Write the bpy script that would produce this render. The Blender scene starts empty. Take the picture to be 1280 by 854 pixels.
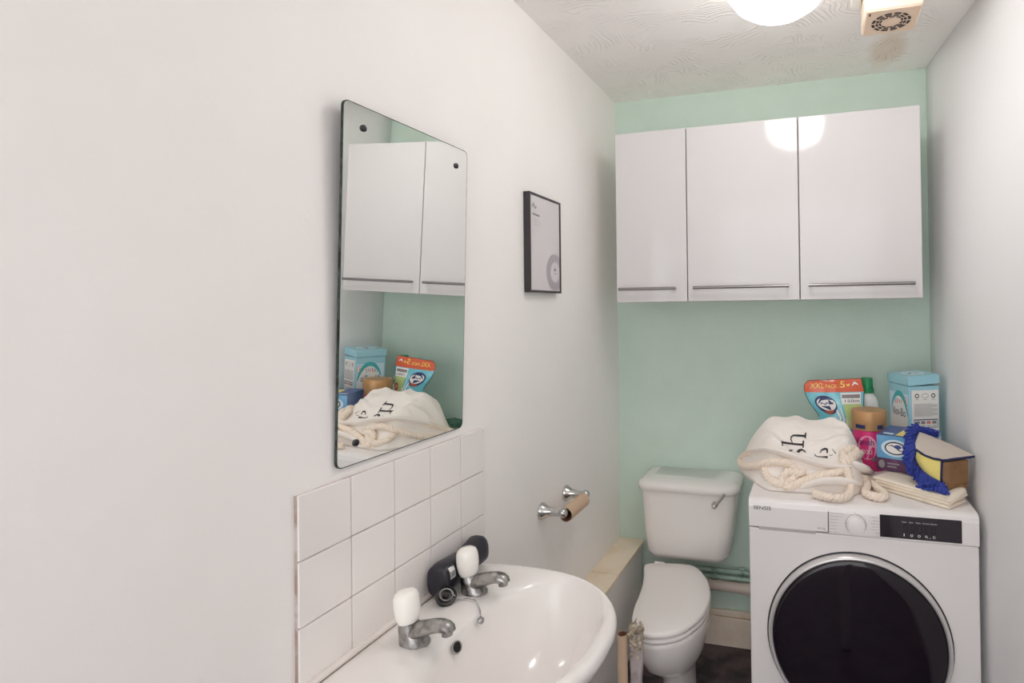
import bpy, bmesh, math, random
from mathutils import Vector, Matrix, noise as mnoise
random.seed(7)
S = bpy.context.scene
COL = S.collection
PI = math.pi

# ------------------------------------------------------------------ materials
def lin(c):
    c = c / 255.0
    return c / 12.92 if c <= 0.04045 else ((c + 0.055) / 1.055) ** 2.4
def rgb(r, g, b): return (lin(r), lin(g), lin(b), 1.0)

def mat(name, col, rough=0.5, metal=0.0, spec=0.5, coat=0.0, bump=None, var=None, emit=None, trans=0.0):
    m = bpy.data.materials.new(name); m.use_nodes = True
    nt = m.node_tree; b = nt.nodes['Principled BSDF']
    b.inputs['Base Color'].default_value = col
    b.inputs['Roughness'].default_value = rough
    b.inputs['Metallic'].default_value = metal
    b.inputs['Specular IOR Level'].default_value = spec
    b.inputs['Coat Weight'].default_value = coat
    b.inputs['Transmission Weight'].default_value = trans
    tc = nt.nodes.new('ShaderNodeTexCoord')
    if emit:
        b.inputs['Emission Color'].default_value = emit[0]
        b.inputs['Emission Strength'].default_value = emit[1]
    if var:                                     # (second colour, noise scale, threshold low, high)
        n = nt.nodes.new('ShaderNodeTexNoise'); n.inputs['Scale'].default_value = var[1]
        n.inputs['Detail'].default_value = 5
        nt.links.new(tc.outputs['Object'], n.inputs['Vector'])
        r = nt.nodes.new('ShaderNodeMapRange')
        r.inputs[1].default_value = var[2]; r.inputs[2].default_value = var[3]
        nt.links.new(n.outputs['Fac'], r.inputs[0])
        mx = nt.nodes.new('ShaderNodeMix'); mx.data_type = 'RGBA'
        mx.inputs[6].default_value = col; mx.inputs[7].default_value = var[0]
        nt.links.new(r.outputs[0], mx.inputs[0])
        nt.links.new(mx.outputs[2], b.inputs['Base Color'])
    if bump:                                    # (noise scale, strength, distance)
        n = nt.nodes.new('ShaderNodeTexNoise'); n.inputs['Scale'].default_value = bump[0]
        n.inputs['Detail'].default_value = 4
        nt.links.new(tc.outputs['Object'], n.inputs['Vector'])
        bp = nt.nodes.new('ShaderNodeBump'); bp.inputs['Strength'].default_value = bump[1]
        bp.inputs['Distance'].default_value = bump[2]
        nt.links.new(n.outputs['Fac'], bp.inputs['Height'])
        nt.links.new(bp.outputs['Normal'], b.inputs['Normal'])
    return m

M = {}
M['wall'] = mat('white_wall_paint', rgb(247, 244, 242), 0.55, spec=0.3, bump=(14, 0.2, 0.01), var=(rgb(244, 241, 238), 3, 0.35, 0.7))
M['wallr'] = mat('cool_white_wall_paint', rgb(241, 241, 242), 0.6, spec=0.25, bump=(7, 0.15, 0.008))
M['green'] = mat('mint_wall_paint', rgb(206, 224, 213), 0.6, spec=0.3, bump=(30, 0.25, 0.006), var=(rgb(202, 220, 208), 9, 0.4, 0.7))
M['floor'] = mat('dark_purple_vinyl', rgb(98, 84, 88), 0.6, bump=(60, 0.3, 0.004), var=(rgb(58, 50, 56), 14, 0.4, 0.62))
M['ceram'] = mat('white_ceramic', rgb(243, 239, 236), 0.12, coat=0.4)
M['ceram_t'] = mat('toilet_ceramic', rgb(240, 236, 233), 0.16, coat=0.3)
M['seatp'] = mat('white_seat_plastic', rgb(246, 241, 239), 0.28)
M['tile'] = mat('glazed_white_tile', rgb(243, 238, 235), 0.18, coat=0.3, bump=(18, 0.08, 0.004))
M['grout'] = mat('stained_grout', rgb(168, 148, 138), 0.8, var=(rgb(205, 196, 190), 20, 0.45, 0.6))
M['silic'] = mat('white_sealant', rgb(238, 230, 226), 0.4)
M['chrome'] = mat('chrome', rgb(205, 205, 203), 0.12, metal=1.0)
M['steelb'] = mat('brushed_steel', rgb(150, 146, 146), 0.25, metal=1.0)
M['chrome_old'] = mat('limescaled_chrome', rgb(176, 174, 172), 0.3, metal=1.0, bump=(90, 0.3, 0.002), var=(rgb(120, 117, 114), 60, 0.45, 0.65))
M['acryl'] = mat('white_acrylic', rgb(246, 244, 238), 0.15, coat=0.5)
M['mirror'] = mat('mirror_silver', rgb(246, 248, 246), 0.0, metal=1.0)
M['medge'] = mat('dark_glass_edge', rgb(58, 72, 66), 0.25, var=(rgb(20, 26, 24), 45, 0.4, 0.6))
M['gloss'] = mat('white_gloss_laminate', rgb(214, 211, 211), 0.09, spec=0.4)
M['carc'] = mat('white_melamine', rgb(226, 222, 220), 0.4)
M['wm'] = mat('white_enamel', rgb(234, 230, 229), 0.3, coat=0.2)
M['wm2'] = mat('pale_grey_plastic', rgb(205, 199, 197), 0.4)
M['silver'] = mat('silver_ring', rgb(216, 214, 213), 0.25, metal=0.55)
M['dglass'] = mat('smoked_door_glass', rgb(24, 16, 26), 0.05, spec=0.5)
M['drum'] = mat('dark_gasket', rgb(40, 36, 42), 0.4)
M['black'] = mat('black_plastic', rgb(26, 24, 28), 0.3)
M['disp'] = mat('black_display', rgb(34, 27, 36), 0.12, coat=0.4)
M['seg'] = mat('unlit_digits', rgb(24, 18, 28), 0.3)
M['inkw'] = mat('white_print', rgb(225, 222, 222), 0.5)
M['ink'] = mat('dark_print', rgb(44, 40, 42), 0.6)
M['inkg'] = mat('grey_print', rgb(140, 134, 136), 0.6)
M['dark'] = mat('black_void', rgb(16, 12, 12), 0.7)
M['frame'] = mat('black_frame', rgb(52, 47, 50), 0.35)
M['poster'] = mat('pale_grey_paper', rgb(214, 210, 212), 0.25, coat=0.5)
M['ring'] = mat('mauve_grey_print', rgb(172, 166, 172), 0.3)
M['card'] = mat('brown_cardboard', rgb(206, 178, 152), 0.85, bump=(80, 0.2, 0.002))
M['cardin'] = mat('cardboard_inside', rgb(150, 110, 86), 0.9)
M['cream'] = mat('cream_gloss_board', rgb(246, 231, 210), 0.45, var=(rgb(236, 216, 190), 8, 0.45, 0.7))
M['skirt'] = mat('aged_cream_paint', rgb(240, 224, 206), 0.45, var=(rgb(222, 202, 182), 9, 0.5, 0.75))
M['boxw'] = mat('white_board', rgb(249, 245, 243), 0.5, bump=(20, 0.15, 0.004))
M['gpipe'] = mat('mint_painted_copper', rgb(172, 198, 184), 0.45, var=(rgb(96, 122, 110), 25, 0.55, 0.7))
M['wpipe'] = mat('cream_waste_pipe', rgb(222, 206, 196), 0.4, var=(rgb(180, 160, 150), 14, 0.5, 0.7))
M['foam'] = mat('dirty_foam', rgb(214, 202, 182), 0.9, bump=(120, 0.8, 0.006), var=(rgb(150, 130, 108), 50, 0.45, 0.65))
M['plast'] = mat('grey_plaster', rgb(192, 182, 180), 0.85, bump=(70, 0.6, 0.004), var=(rgb(150, 140, 140), 18, 0.45, 0.65))
M['fan'] = mat('yellowed_plastic', rgb(240, 228, 210), 0.4, var=(rgb(230, 212, 188), 9, 0.45, 0.7))
M['fanb'] = mat('browned_plastic', rgb(232, 206, 182), 0.45)
M['slot'] = mat('fan_slot', rgb(58, 48, 52), 0.7)
M['cloth'] = mat('cotton_canvas', rgb(240, 234, 228), 0.9, spec=0.2, bump=(55, 0.35, 0.006))
M['lining'] = mat('pale_pink_lining', rgb(226, 212, 205), 0.9, spec=0.2)
M['rope'] = mat('cream_cotton_rope', rgb(238, 224, 209), 0.9, spec=0.2, bump=(140, 0.5, 0.002))
M['foldc'] = mat('cream_folded_cloth', rgb(238, 227, 210), 0.9, bump=(40, 0.4, 0.004))
M['bottleblk'] = mat('navy_black_plastic', rgb(38, 36, 48), 0.32)
M['pred'] = mat('pouch_red', rgb(216, 92, 56), 0.25, coat=0.4)
M['pcyan'] = mat('pouch_cyan', rgb(112, 196, 214), 0.22, coat=0.5, var=(rgb(160, 220, 226), 18, 0.5, 0.68))
M['pgrn'] = mat('pouch_lime', rgb(190, 214, 140), 0.25, coat=0.4, var=(rgb(224, 232, 200), 20, 0.5, 0.7))
M['pyel'] = mat('pouch_yellow', rgb(250, 226, 110), 0.4)
M['navy'] = mat('navy_print', rgb(38, 52, 104), 0.4)
M['brick'] = mat('brick_red_print', rgb(176, 84, 66), 0.4)
M['white'] = mat('plain_white', rgb(240, 238, 236), 0.35)
M['capg'] = mat('green_cap', rgb(28, 136, 82), 0.35)
M['sage'] = mat('sage_label', rgb(120, 150, 132), 0.5)
M['gold'] = mat('matt_gold_lid', rgb(190, 146, 100), 0.4, metal=0.25)
M['pink'] = mat('bright_pink_tub', rgb(232, 60, 132), 0.35)
M['pink2'] = mat('pale_pink_print', rgb(246, 168, 196), 0.4)
M['boxb'] = mat('sky_blue_card', rgb(96, 160, 206), 0.35, coat=0.2, var=(rgb(140, 192, 222), 9, 0.42, 0.66))
M['boxd'] = mat('royal_blue_card', rgb(52, 78, 150), 0.35, coat=0.2)
M['boxp'] = mat('plum_card', rgb(84, 48, 84), 0.35, coat=0.2, var=(rgb(110, 66, 104), 30, 0.5, 0.65))
M['glow'] = mat('pale_blue_print', rgb(206, 228, 240), 0.4)
M['yel'] = mat('yellow_print', rgb(244, 226, 130), 0.45)
M['cbox'] = mat('pale_blue_card', rgb(158, 208, 222), 0.35, coat=0.15)
M['cboxw'] = mat('off_white_panel', rgb(236, 234, 228), 0.4)
M['teal'] = mat('teal_print', rgb(70, 176, 182), 0.4)
M['salmon'] = mat('salmon_print', rgb(224, 130, 124), 0.5)
M['beige'] = mat('beige_print', rgb(206, 176, 146), 0.5)
M['wood'] = mat('brown_fibreboard', rgb(160, 122, 84), 0.7, var=(rgb(128, 94, 62), 16, 0.4, 0.65))
M['gfab'] = mat('grey_microfibre', rgb(200, 190, 180), 0.95, spec=0.15, bump=(150, 0.4, 0.003))
M['yfab'] = mat('yellow_microfibre', rgb(248, 232, 140), 0.95, spec=0.15, bump=(150, 0.4, 0.003))
M['piping'] = mat('navy_piping', rgb(34, 38, 78), 0.8)
M['chen'] = mat('royal_blue_chenille', rgb(62, 76, 158), 0.95, spec=0.15, bump=(160, 0.6, 0.004))
M['pad'] = mat('green_scourer', rgb(84, 126, 104), 0.95, bump=(130, 1.0, 0.006), var=(rgb(46, 82, 66), 90, 0.4, 0.6))
M['spng'] = mat('beige_sponge', rgb(222, 208, 184), 0.95, bump=(90, 0.7, 0.004))
M['doorp'] = mat('white_door_gloss', rgb(228, 226, 222), 0.35)
M['lamp'] = mat('lit_opal_glass', (1, 1, 1, 1), 0.4, emit=((1.0, 0.985, 0.965, 1), 8.0))
M['lbase'] = mat('white_lamp_base', rgb(232, 230, 226), 0.4)

def ceiling_material():
    m = bpy.data.materials.new('combed_artex_ceiling'); m.use_nodes = True
    nt = m.node_tree; N = nt.nodes; L = nt.links; b = N['Principled BSDF']
    b.inputs['Roughness'].default_value = 0.6
    b.inputs['Specular IOR Level'].default_value = 0.25
    tc = N.new('ShaderNodeTexCoord')
    w = N.new('ShaderNodeTexNoise'); w.inputs['Scale'].default_value = 5; w.inputs['Detail'].default_value = 2
    L.new(tc.outputs['Object'], w.inputs['Vector'])
    ws = N.new('ShaderNodeVectorMath'); ws.operation = 'SCALE'; ws.inputs['Scale'].default_value = 0.22
    L.new(w.outputs['Color'], ws.inputs[0])
    ad = N.new('ShaderNodeVectorMath'); ad.operation = 'ADD'
    L.new(tc.outputs['Object'], ad.inputs[0]); L.new(ws.outputs[0], ad.inputs[1])
    v = N.new('ShaderNodeTexVoronoi'); v.voronoi_dimensions = '2D'; v.inputs['Scale'].default_value = 5.2
    L.new(ad.outputs[0], v.inputs['Vector'])
    # combed ridges: arcs about a centre pushed outside each cell, a random way for every cell
    off = N.new('ShaderNodeVectorMath'); off.operation = 'SUBTRACT'
    off.inputs[1].default_value = (0.5, 0.5, 0.5)
    L.new(v.outputs['Color'], off.inputs[0])
    osc = N.new('ShaderNodeVectorMath'); osc.operation = 'SCALE'; osc.inputs['Scale'].default_value = 0.42
    L.new(off.outputs[0], osc.inputs[0])
    cen = N.new('ShaderNodeVectorMath'); cen.operation = 'ADD'
    L.new(v.outputs['Position'], cen.inputs[0]); L.new(osc.outputs[0], cen.inputs[1])
    sx = N.new('ShaderNodeSeparateXYZ'); L.new(ad.outputs[0], sx.inputs[0])
    cx = N.new('ShaderNodeCombineXYZ'); L.new(sx.outputs[0], cx.inputs[0]); L.new(sx.outputs[1], cx.inputs[1])
    sc_ = N.new('ShaderNodeSeparateXYZ'); L.new(cen.outputs[0], sc_.inputs[0])
    cc = N.new('ShaderNodeCombineXYZ'); L.new(sc_.outputs[0], cc.inputs[0]); L.new(sc_.outputs[1], cc.inputs[1])
    d = N.new('ShaderNodeVectorMath'); d.operation = 'DISTANCE'
    L.new(cx.outputs[0], d.inputs[0]); L.new(cc.outputs[0], d.inputs[1])
    mu = N.new('ShaderNodeMath'); mu.operation = 'MULTIPLY'; mu.inputs[1].default_value = 400
    L.new(d.outputs['Value'], mu.inputs[0])
    si = N.new('ShaderNodeMath'); si.operation = 'SINE'; L.new(mu.outputs[0], si.inputs[0])
    r1 = N.new('ShaderNodeMapRange'); r1.inputs[1].default_value = 0.35; r1.inputs[2].default_value = 1.0
    L.new(si.outputs[0], r1.inputs[0])
    n2 = N.new('ShaderNodeTexNoise'); n2.inputs['Scale'].default_value = 9; n2.inputs['Detail'].default_value = 3
    L.new(tc.outputs['Object'], n2.inputs['Vector'])
    r2 = N.new('ShaderNodeMapRange'); r2.inputs[1].default_value = 0.46; r2.inputs[2].default_value = 0.66
    L.new(n2.outputs['Fac'], r2.inputs[0])
    h = N.new('ShaderNodeMath'); h.operation = 'MULTIPLY'
    L.new(r1.outputs[0], h.inputs[0]); L.new(r2.outputs[0], h.inputs[1])
    bp = N.new('ShaderNodeBump'); bp.inputs['Strength'].default_value = 0.5; bp.inputs['Distance'].default_value = 0.010
    L.new(h.outputs[0], bp.inputs['Height']); L.new(bp.outputs['Normal'], b.inputs['Normal'])
    # the brown damp stain between fan and corner
    st = N.new('ShaderNodeVectorMath'); st.operation = 'SUBTRACT'; st.inputs[1].default_value = (1.045, 2.02, 2.25)
    L.new(tc.outputs['Object'], st.inputs[0])
    st2 = N.new('ShaderNodeVectorMath'); st2.operation = 'MULTIPLY'; st2.inputs[1].default_value = (18, 7, 0)
    L.new(st.outputs[0], st2.inputs[0])
    ln = N.new('ShaderNodeVectorMath'); ln.operation = 'LENGTH'; L.new(st2.outputs[0], ln.inputs[0])
    n3 = N.new('ShaderNodeTexNoise'); n3.inputs['Scale'].default_value = 22
    L.new(tc.outputs['Object'], n3.inputs['Vector'])
    a2 = N.new('ShaderNodeMath'); a2.operation = 'ADD'
    L.new(ln.outputs['Value'], a2.inputs[0]); L.new(n3.outputs['Fac'], a2.inputs[1])
    r3 = N.new('ShaderNodeMapRange'); r3.inputs[1].default_value = 1.75; r3.inputs[2].default_value = 1.1
    r3.inputs[3].default_value = 0; r3.inputs[4].default_value = 0.45
    L.new(a2.outputs[0], r3.inputs[0])
    mx = N.new('ShaderNodeMix'); mx.data_type = 'RGBA'
    mx.inputs[6].default_value = rgb(248, 244, 242); mx.inputs[7].default_value = rgb(220, 190, 158)
    L.new(r3.outputs[0], mx.inputs[0]); L.new(mx.outputs[2], b.inputs['Base Color'])
    return m
M['ceil'] = ceiling_material()

# ------------------------------------------------------------------ camera model (same numbers as the Blender camera below)
F_PX, PX, PY, YAW, ROLL, PITCH = 704.4453, 830.01, 377.19, 0.2634, 0.0126, 0.0094
CAM = Vector((0.7995, 0.0, 1.3929))
def ray(u, v):
    xr, yr = u - PX, v - PY
    c, s = math.cos(ROLL), math.sin(ROLL)
    x, y = xr * c - yr * s, xr * s + yr * c
    X, U = x / F_PX, -y / F_PX
    Z = math.cos(PITCH) - U * math.sin(PITCH); U = math.sin(PITCH) + U * math.cos(PITCH)
    c, s = math.cos(YAW), math.sin(YAW)
    return Vector((X * c - Z * s, X * s + Z * c, U))
def at(u, v, **k):                       # a measured photo point at a known x, y or z of the room
    d = ray(u, v); (ax, val), = k.items(); i = 'xyz'.index(ax)
    return CAM + d * ((val - CAM[i]) / d[i])

# ------------------------------------------------------------------ mesh builder
class MB:
    def __init__(s): s.v = []; s.f = []; s.m = []; s.wn = False
    def add(s, verts, faces, mi=0):
        o = len(s.v); s.v += [Vector(p) for p in verts]
        for f in faces: s.f.append([i + o for i in f]); s.m.append(mi)
        return s
    def box(s, x0, x1, y0, y1, z0, z1, bev=0.0, seg=2, mi=0, mx=None):
        bm = bmesh.new(); bmesh.ops.create_cube(bm, size=1)
        for v in bm.verts:
            v.co = Vector(((x0 + x1) / 2 + v.co.x * (x1 - x0), (y0 + y1) / 2 + v.co.y * (y1 - y0), (z0 + z1) / 2 + v.co.z * (z1 - z0)))
        if bev:
            s.wn = True; bmesh.ops.bevel(bm, geom=list(bm.edges), offset=bev, segments=seg, profile=0.5, affect='EDGES')
        return s.bm(bm, mi, mx)
    def bm(s, bm, mi=0, mx=None):
        bm.verts.index_update()
        vs = [(mx @ v.co if mx else v.co.copy()) for v in bm.verts]
        fs = [[v.index for v in f.verts] for f in bm.faces]
        bm.free(); return s.add(vs, fs, mi)
    def loft(s, rings, mi=0, cap0=True, cap1=True, closed=True):
        n = len(rings[0]); vs = [p for r in rings for p in r]; fs = []
        for a in range(len(rings) - 1):
            for i in range(n if closed else n - 1):
                j = (i + 1) % n
                fs.append((a * n + i, a * n + j, (a + 1) * n + j, (a + 1) * n + i))
        if cap0: fs.append(tuple(reversed(range(n))))
        if cap1: fs.append(tuple((len(rings) - 1) * n + i for i in range(n)))
        return s.add(vs, fs, mi)
    def lathe(s, prof, c, ax=(0, 0, 1), seg=32, mi=0, cap0=True, cap1=True, sy=1.0):
        q = Vector((0, 0, 1)).rotation_difference(Vector(ax).normalized()); c = Vector(c)
        rings = [[c + q @ Vector((r * math.cos(2 * PI * i / seg), sy * r * math.sin(2 * PI * i / seg), h)) for i in range(seg)] for r, h in prof]
        return s.loft(rings, mi, cap0, cap1)
    def tube(s, pts, r, seg=10, mi=0, closed=False, sx=1.0):
        pts = [Vector(p) for p in pts]; n = len(pts); rings = []; nrm = None
        for i, p in enumerate(pts):
            if closed: t = pts[(i + 1) % n] - pts[i - 1]
            else: t = pts[min(i + 1, n - 1)] - pts[max(i - 1, 0)]
            t.normalize()
            if nrm is None:
                nrm = t.orthogonal() if abs(t.z) > .9 else Vector((0, 0, 1))
            nrm = (nrm - t * nrm.dot(t)).normalized(); bi = t.cross(nrm)
            rr = r[i] if isinstance(r, (list, tuple)) else r
            rings.append([p + nrm * rr * math.cos(2 * PI * k / seg) + bi * rr * sx * math.sin(2 * PI * k / seg) for k in range(seg)])
        if closed: rings.append(rings[0])
        return s.loft(rings, mi, not closed, not closed)
    def poly(s, pts, mi=0): return s.add(pts, [tuple(range(len(pts)))], mi)
    def slab(s, pts, dvec, mi=0):         # polygon given thickness along dvec
        d = Vector(dvec); a = [Vector(p) for p in pts]
        return s.loft([a, [p + d for p in a]], mi)
    def grid(s, fn, nu, nv, mi=0):
        vs = [fn(i / nu, j / nv) for j in range(nv + 1) for i in range(nu + 1)]
        fs = [(j * (nu + 1) + i, j * (nu + 1) + i + 1, (j + 1) * (nu + 1) + i + 1, (j + 1) * (nu + 1) + i) for j in range(nv) for i in range(nu)]
        return s.add(vs, fs, mi)
    def build(s, name, mats, parent=None, sharp=35, subsurf=0, smooth=True, solid=0):
        org = world_org(parent) if parent else Vector((0, 0, 0))
        me = bpy.data.meshes.new(name)
        me.from_pydata([p - org for p in s.v], [], s.f)
        if not isinstance(mats, (list, tuple)): mats = [mats]
        for m in mats: me.materials.append(M[m])
        for p, mi in zip(me.polygons, s.m): p.material_index = mi; p.use_smooth = smooth
        me.validate(); me.update()
        bm = bmesh.new(); bm.from_mesh(me); bmesh.ops.recalc_face_normals(bm, faces=bm.faces); bm.to_mesh(me); bm.free()
        if smooth and sharp < 180: me.set_sharp_from_angle(angle=math.radians(sharp))
        o = bpy.data.objects.new(name, me); COL.objects.link(o)
        if parent: o.parent = parent
        if solid:
            md = o.modifiers.new('thickness', 'SOLIDIFY'); md.thickness = solid; md.offset = 1
        if s.wn and smooth: md = o.modifiers.new('flat_faces', 'WEIGHTED_NORMAL'); md.keep_sharp = True; md.weight = 100
        if subsurf:
            md = o.modifiers.new('smooth', 'SUBSURF'); md.levels = subsurf; md.render_levels = subsurf
        return o
def world_org(o):
    p = Vector((0, 0, 0))
    while o: p += o.location; o = o.parent
    return p
def tag(o, label, cat, group=None):
    o['label'] = label; o['category'] = cat
    if group: o['group'] = group
    return o
def thing(name, label, cat, loc, group=None):
    o = bpy.data.objects.new(name, None); COL.objects.link(o); o.location = loc; o.empty_display_size = 0.05
    return tag(o, label, cat, group)
def struct(o): o['kind'] = 'structure'; return o
def rrect(x0, x1, y0, y1, r, z, n=5, rs=None):
    rs = rs or (r, r, r, r); out = []
    for (cx, cy, a0, rr) in ((x1 - rs[0], y1 - rs[0], 0, rs[0]), (x0 + rs[1], y1 - rs[1], PI / 2, rs[1]), (x0 + rs[2], y0 + rs[2], PI, rs[2]), (x1 - rs[3], y0 + rs[3], 1.5 * PI, rs[3])):
        for k in range(n + 1):
            a = a0 + PI / 2 * k / n; out.append(Vector((cx + rr * math.cos(a), cy + rr * math.sin(a), z)))
    return out
def cat(pts, n=8, closed=False):          # Catmull-Rom
    pts = [Vector(p) for p in pts]; out = []; N = len(pts)
    g = (lambda i: pts[i % N]) if closed else (lambda i: pts[max(0, min(N - 1, i))])
    for i in range(N if closed else N - 1):
        p0, p1, p2, p3 = g(i - 1), g(i), g(i + 1), g(i + 2)
        for k in range(n):
            t = k / n
            out.append(0.5 * ((2 * p1) + (p2 - p0) * t + (2 * p0 - 5 * p1 + 4 * p2 - p3) * t * t + (3 * p1 - p0 - 3 * p2 + p3) * t ** 3))
    if not closed: out.append(pts[-1])
    return out
_tc = {}
def text_mesh(body):
    if body not in _tc:
        cu = bpy.data.curves.new('t', 'FONT'); cu.body = body; cu.size = 1; cu.resolution_u = 3
        o = bpy.data.objects.new('t', cu); COL.objects.link(o)
        dg = bpy.context.evaluated_depsgraph_get(); me = bpy.data.meshes.new_from_object(o.evaluated_get(dg))
        _tc[body] = ([v.co.copy() for v in me.vertices], [list(p.vertices) for p in me.polygons])
        bpy.data.objects.remove(o); bpy.data.curves.remove(cu); bpy.data.meshes.remove(me)
    return _tc[body]
def text(mb, body, fn, w, mi, h=None):    # lettering scaled to width w (and height h), laid through fn(a, b) -> point
    vs, fs = text_mesh(body)
    x0 = min(v.x for v in vs); x1 = max(v.x for v in vs); y0 = min(v.y for v in vs); y1 = max(v.y for v in vs)
    k = w / (x1 - x0); ky = h / (y1 - y0) if h else k
    mb.add([fn((v.x - x0) * k, (v.y - y0) * ky) for v in vs], fs, mi)
def plane_fn(o, u, v, off=0.0006):
    o, u, v = Vector(o), Vector(u).normalized(), Vector(v).normalized(); n = u.cross(v).normalized()
    return lambda a, b: o + u * a + v * b + n * off
def ell(fn, cx, cy, rx, ry, n=28, a0=0, a1=2 * PI): return [fn(cx + rx * math.cos(a0 + (a1 - a0) * i / n), cy + ry * math.sin(a0 + (a1 - a0) * i / n)) for i in range(n)]
def band(mb, fn, pts, w, mi):             # flat stroke along 2-D points
    P = [Vector((p[0], p[1])) for p in pts]; L = []; R = []
    for i, p in enumerate(P):
        t = (P[min(i + 1, len(P) - 1)] - P[max(i - 1, 0)]).normalized(); n = Vector((-t.y, t.x))
        ww = (w[i] if isinstance(w, (list, tuple)) else w) / 2
        L.append(fn(*(p + n * ww))); R.append(fn(*(p - n * ww)))
    mb.loft([L, R], mi, False, False, False)
def arc2(cx, cy, rx, ry, a0, a1, n=16): return [(cx + rx * math.cos(a0 + (a1 - a0) * i / n), cy + ry * math.sin(a0 + (a1 - a0) * i / n)) for i in range(n + 1)]
def rectp(fn, x0, x1, y0, y1, mb, mi): mb.poly([fn(x0, y0), fn(x1, y0), fn(x1, y1), fn(x0, y1)], mi)

# ------------------------------------------------------------------ room shell
FL, CE, YB, YF, XR = 0.06, 2.25, 2.22, -1.15, 1.197
struct(MB().box(-0.1, 0, YF - .1, YB + .1, FL, CE).build('wall_left', 'wall', smooth=False))
struct(MB().box(-0.1, 1.45, YB, YB + .1, FL, CE).build('wall_back', 'green', smooth=False))
def xr(y, z):
    t = max(0, YB - y); k = min(1, max(0, (z - 1.35) / 0.9)); k = k * k * (3 - 2 * k)
    return XR + 0.012 * min(t, 1.2) + k * min(0.11 * t, 0.085) + 0.004 * math.sin(y * 6 + z * 2.2) * min(1, t * 3)
struct(MB().grid(lambda a, b: Vector((xr(YF - .1 + a * (YB - YF + .1), FL + b * (CE - FL)), YF - .1 + a * (YB - YF + .1), FL + b * (CE - FL))), 40, 30).build('wall_right', 'wallr', sharp=180, solid=0.08))
M['bouncef'] = mat('pale_bounce_floor', rgb(232, 224, 214), 0.5)
struct(MB().box(-.9, 2.3, -3.0, YF - .1, FL - .1, FL).build('floor', 'bouncef', smooth=False))  # unseen floor behind the camera, added pale to bounce low fill light inwards
struct(MB().box(-.1, 1.45, YF - .1, YB + .1, FL - .1, FL).build('floor', 'floor', smooth=False))
struct(MB().box(-.1, 1.45, YF - .1, YB + .1, CE, CE + .1).build('ceiling', 'ceil', smooth=False))
sk = MB()
sk.box(0.105, 1.19, YB - .018, YB, FL, .172, .003, mi=0); sk.box(0.105, 1.19, YB - .012, YB, .174, .198, .003, mi=0)
struct(sk.build('baseboard_back', 'skirt'))

# ------------------------------------------------------------------ ceiling lamp
LC = Vector((0.723, 1.325, CE))
t = thing('ceiling_lamp', 'round opal glass ceiling lamp, lit, in the middle of the ceiling', 'lamp', LC)
MB().lathe([(.118, 0), (.119, -.004), (.119, -.048), (.112, -.052)], LC, mi=0, seg=48).build('lamp_base', 'lbase', t)
MB().lathe([(.110, -.046), (.119, -.056), (.1235, -.075), (.1225, -.100), (.115, -.130), (.098, -.154), (.072, -.172), (.040, -.182), (.004, -.185)], LC, seg=56).build('lamp_shade', 'lamp', t, sharp=180)

# ------------------------------------------------------------------ extractor fan
t = thing('extractor_fan', 'yellowed square extractor fan with round slotted grille on the ceiling', 'extractor fan', (1.005, 1.617, CE))
X0, X1, Y0, Y1, ZB = .934, 1.076, 1.546, 1.688, 2.152
MB().box(X0, X1, Y0, Y1, ZB + .003, CE, .006, 3).build('housing', 'fan', t)
g = MB(); g.box(X0 + .004, X1 - .004, Y0 + .004, Y1 - .004, ZB, ZB + .006, .003, mi=0)
gf = plane_fn((1.005, 1.617, ZB - .0002), (1, 0, 0), (0, -1, 0), 0.0006)
for rr, cnt, w in ((.046, 12, .0075), (.036, 12, .0062), (.028, 10, .005)):
    for k in range(cnt):
        a = 2 * PI * k / cnt
        band(g, gf, arc2(0, 0, rr, rr, a + .07, a + 2 * PI / cnt - .07, 6), w, 1)
band(g, gf, [(-.058, .060), (-.058, .046)], .004, 1)
g.build('grille', ['fanb', 'slot'], t)
tag(MB().box(.905, .932, 1.50, 1.655, CE - .03, CE, .004).build('cable_trunking', 'lbase'), 'short white cable trunking on the ceiling beside the fan', 'trunking')

# ------------------------------------------------------------------ wall cabinets
ct, cb, yd = 2.013, 1.411, 1.90
units = [(.113, .3705, (.134, .328), 'narrow white gloss wall cabinet nearest the left wall'),
         (.3735, .748, (.402, .709), 'middle white gloss wall cabinet of three, above the toilet'),
         (.751, 1.121, (.783, 1.090), 'white gloss wall cabinet nearest the right wall, above the washing machine')]
for x0, x1, (h0, h1), lab in units:
    t = thing('wall_cabinet', lab, 'cabinet', ((x0 + x1) / 2, YB, cb), 'wall cabinets on the mint wall')
    MB().box(x0 - .0012, x1 + .0012, yd + .020, YB, cb, ct, .001).build('carcass', 'carc', t)
    d = MB().box(x0, x1, yd, yd + .018, cb, ct, .0025).build('door', 'gloss', t)
    hb = MB(); zh = cb + .046
    hb.tube([(h0, yd, zh), (h0, yd - .024, zh)], .0045); hb.tube([(h1, yd, zh), (h1, yd - .024, zh)], .0045)
    hb.tube([(h0 - .006, yd - .025, zh), (h1 + .006, yd - .025, zh)], .0052, 12)
    hb.build('handle', 'steelb', d)

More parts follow.
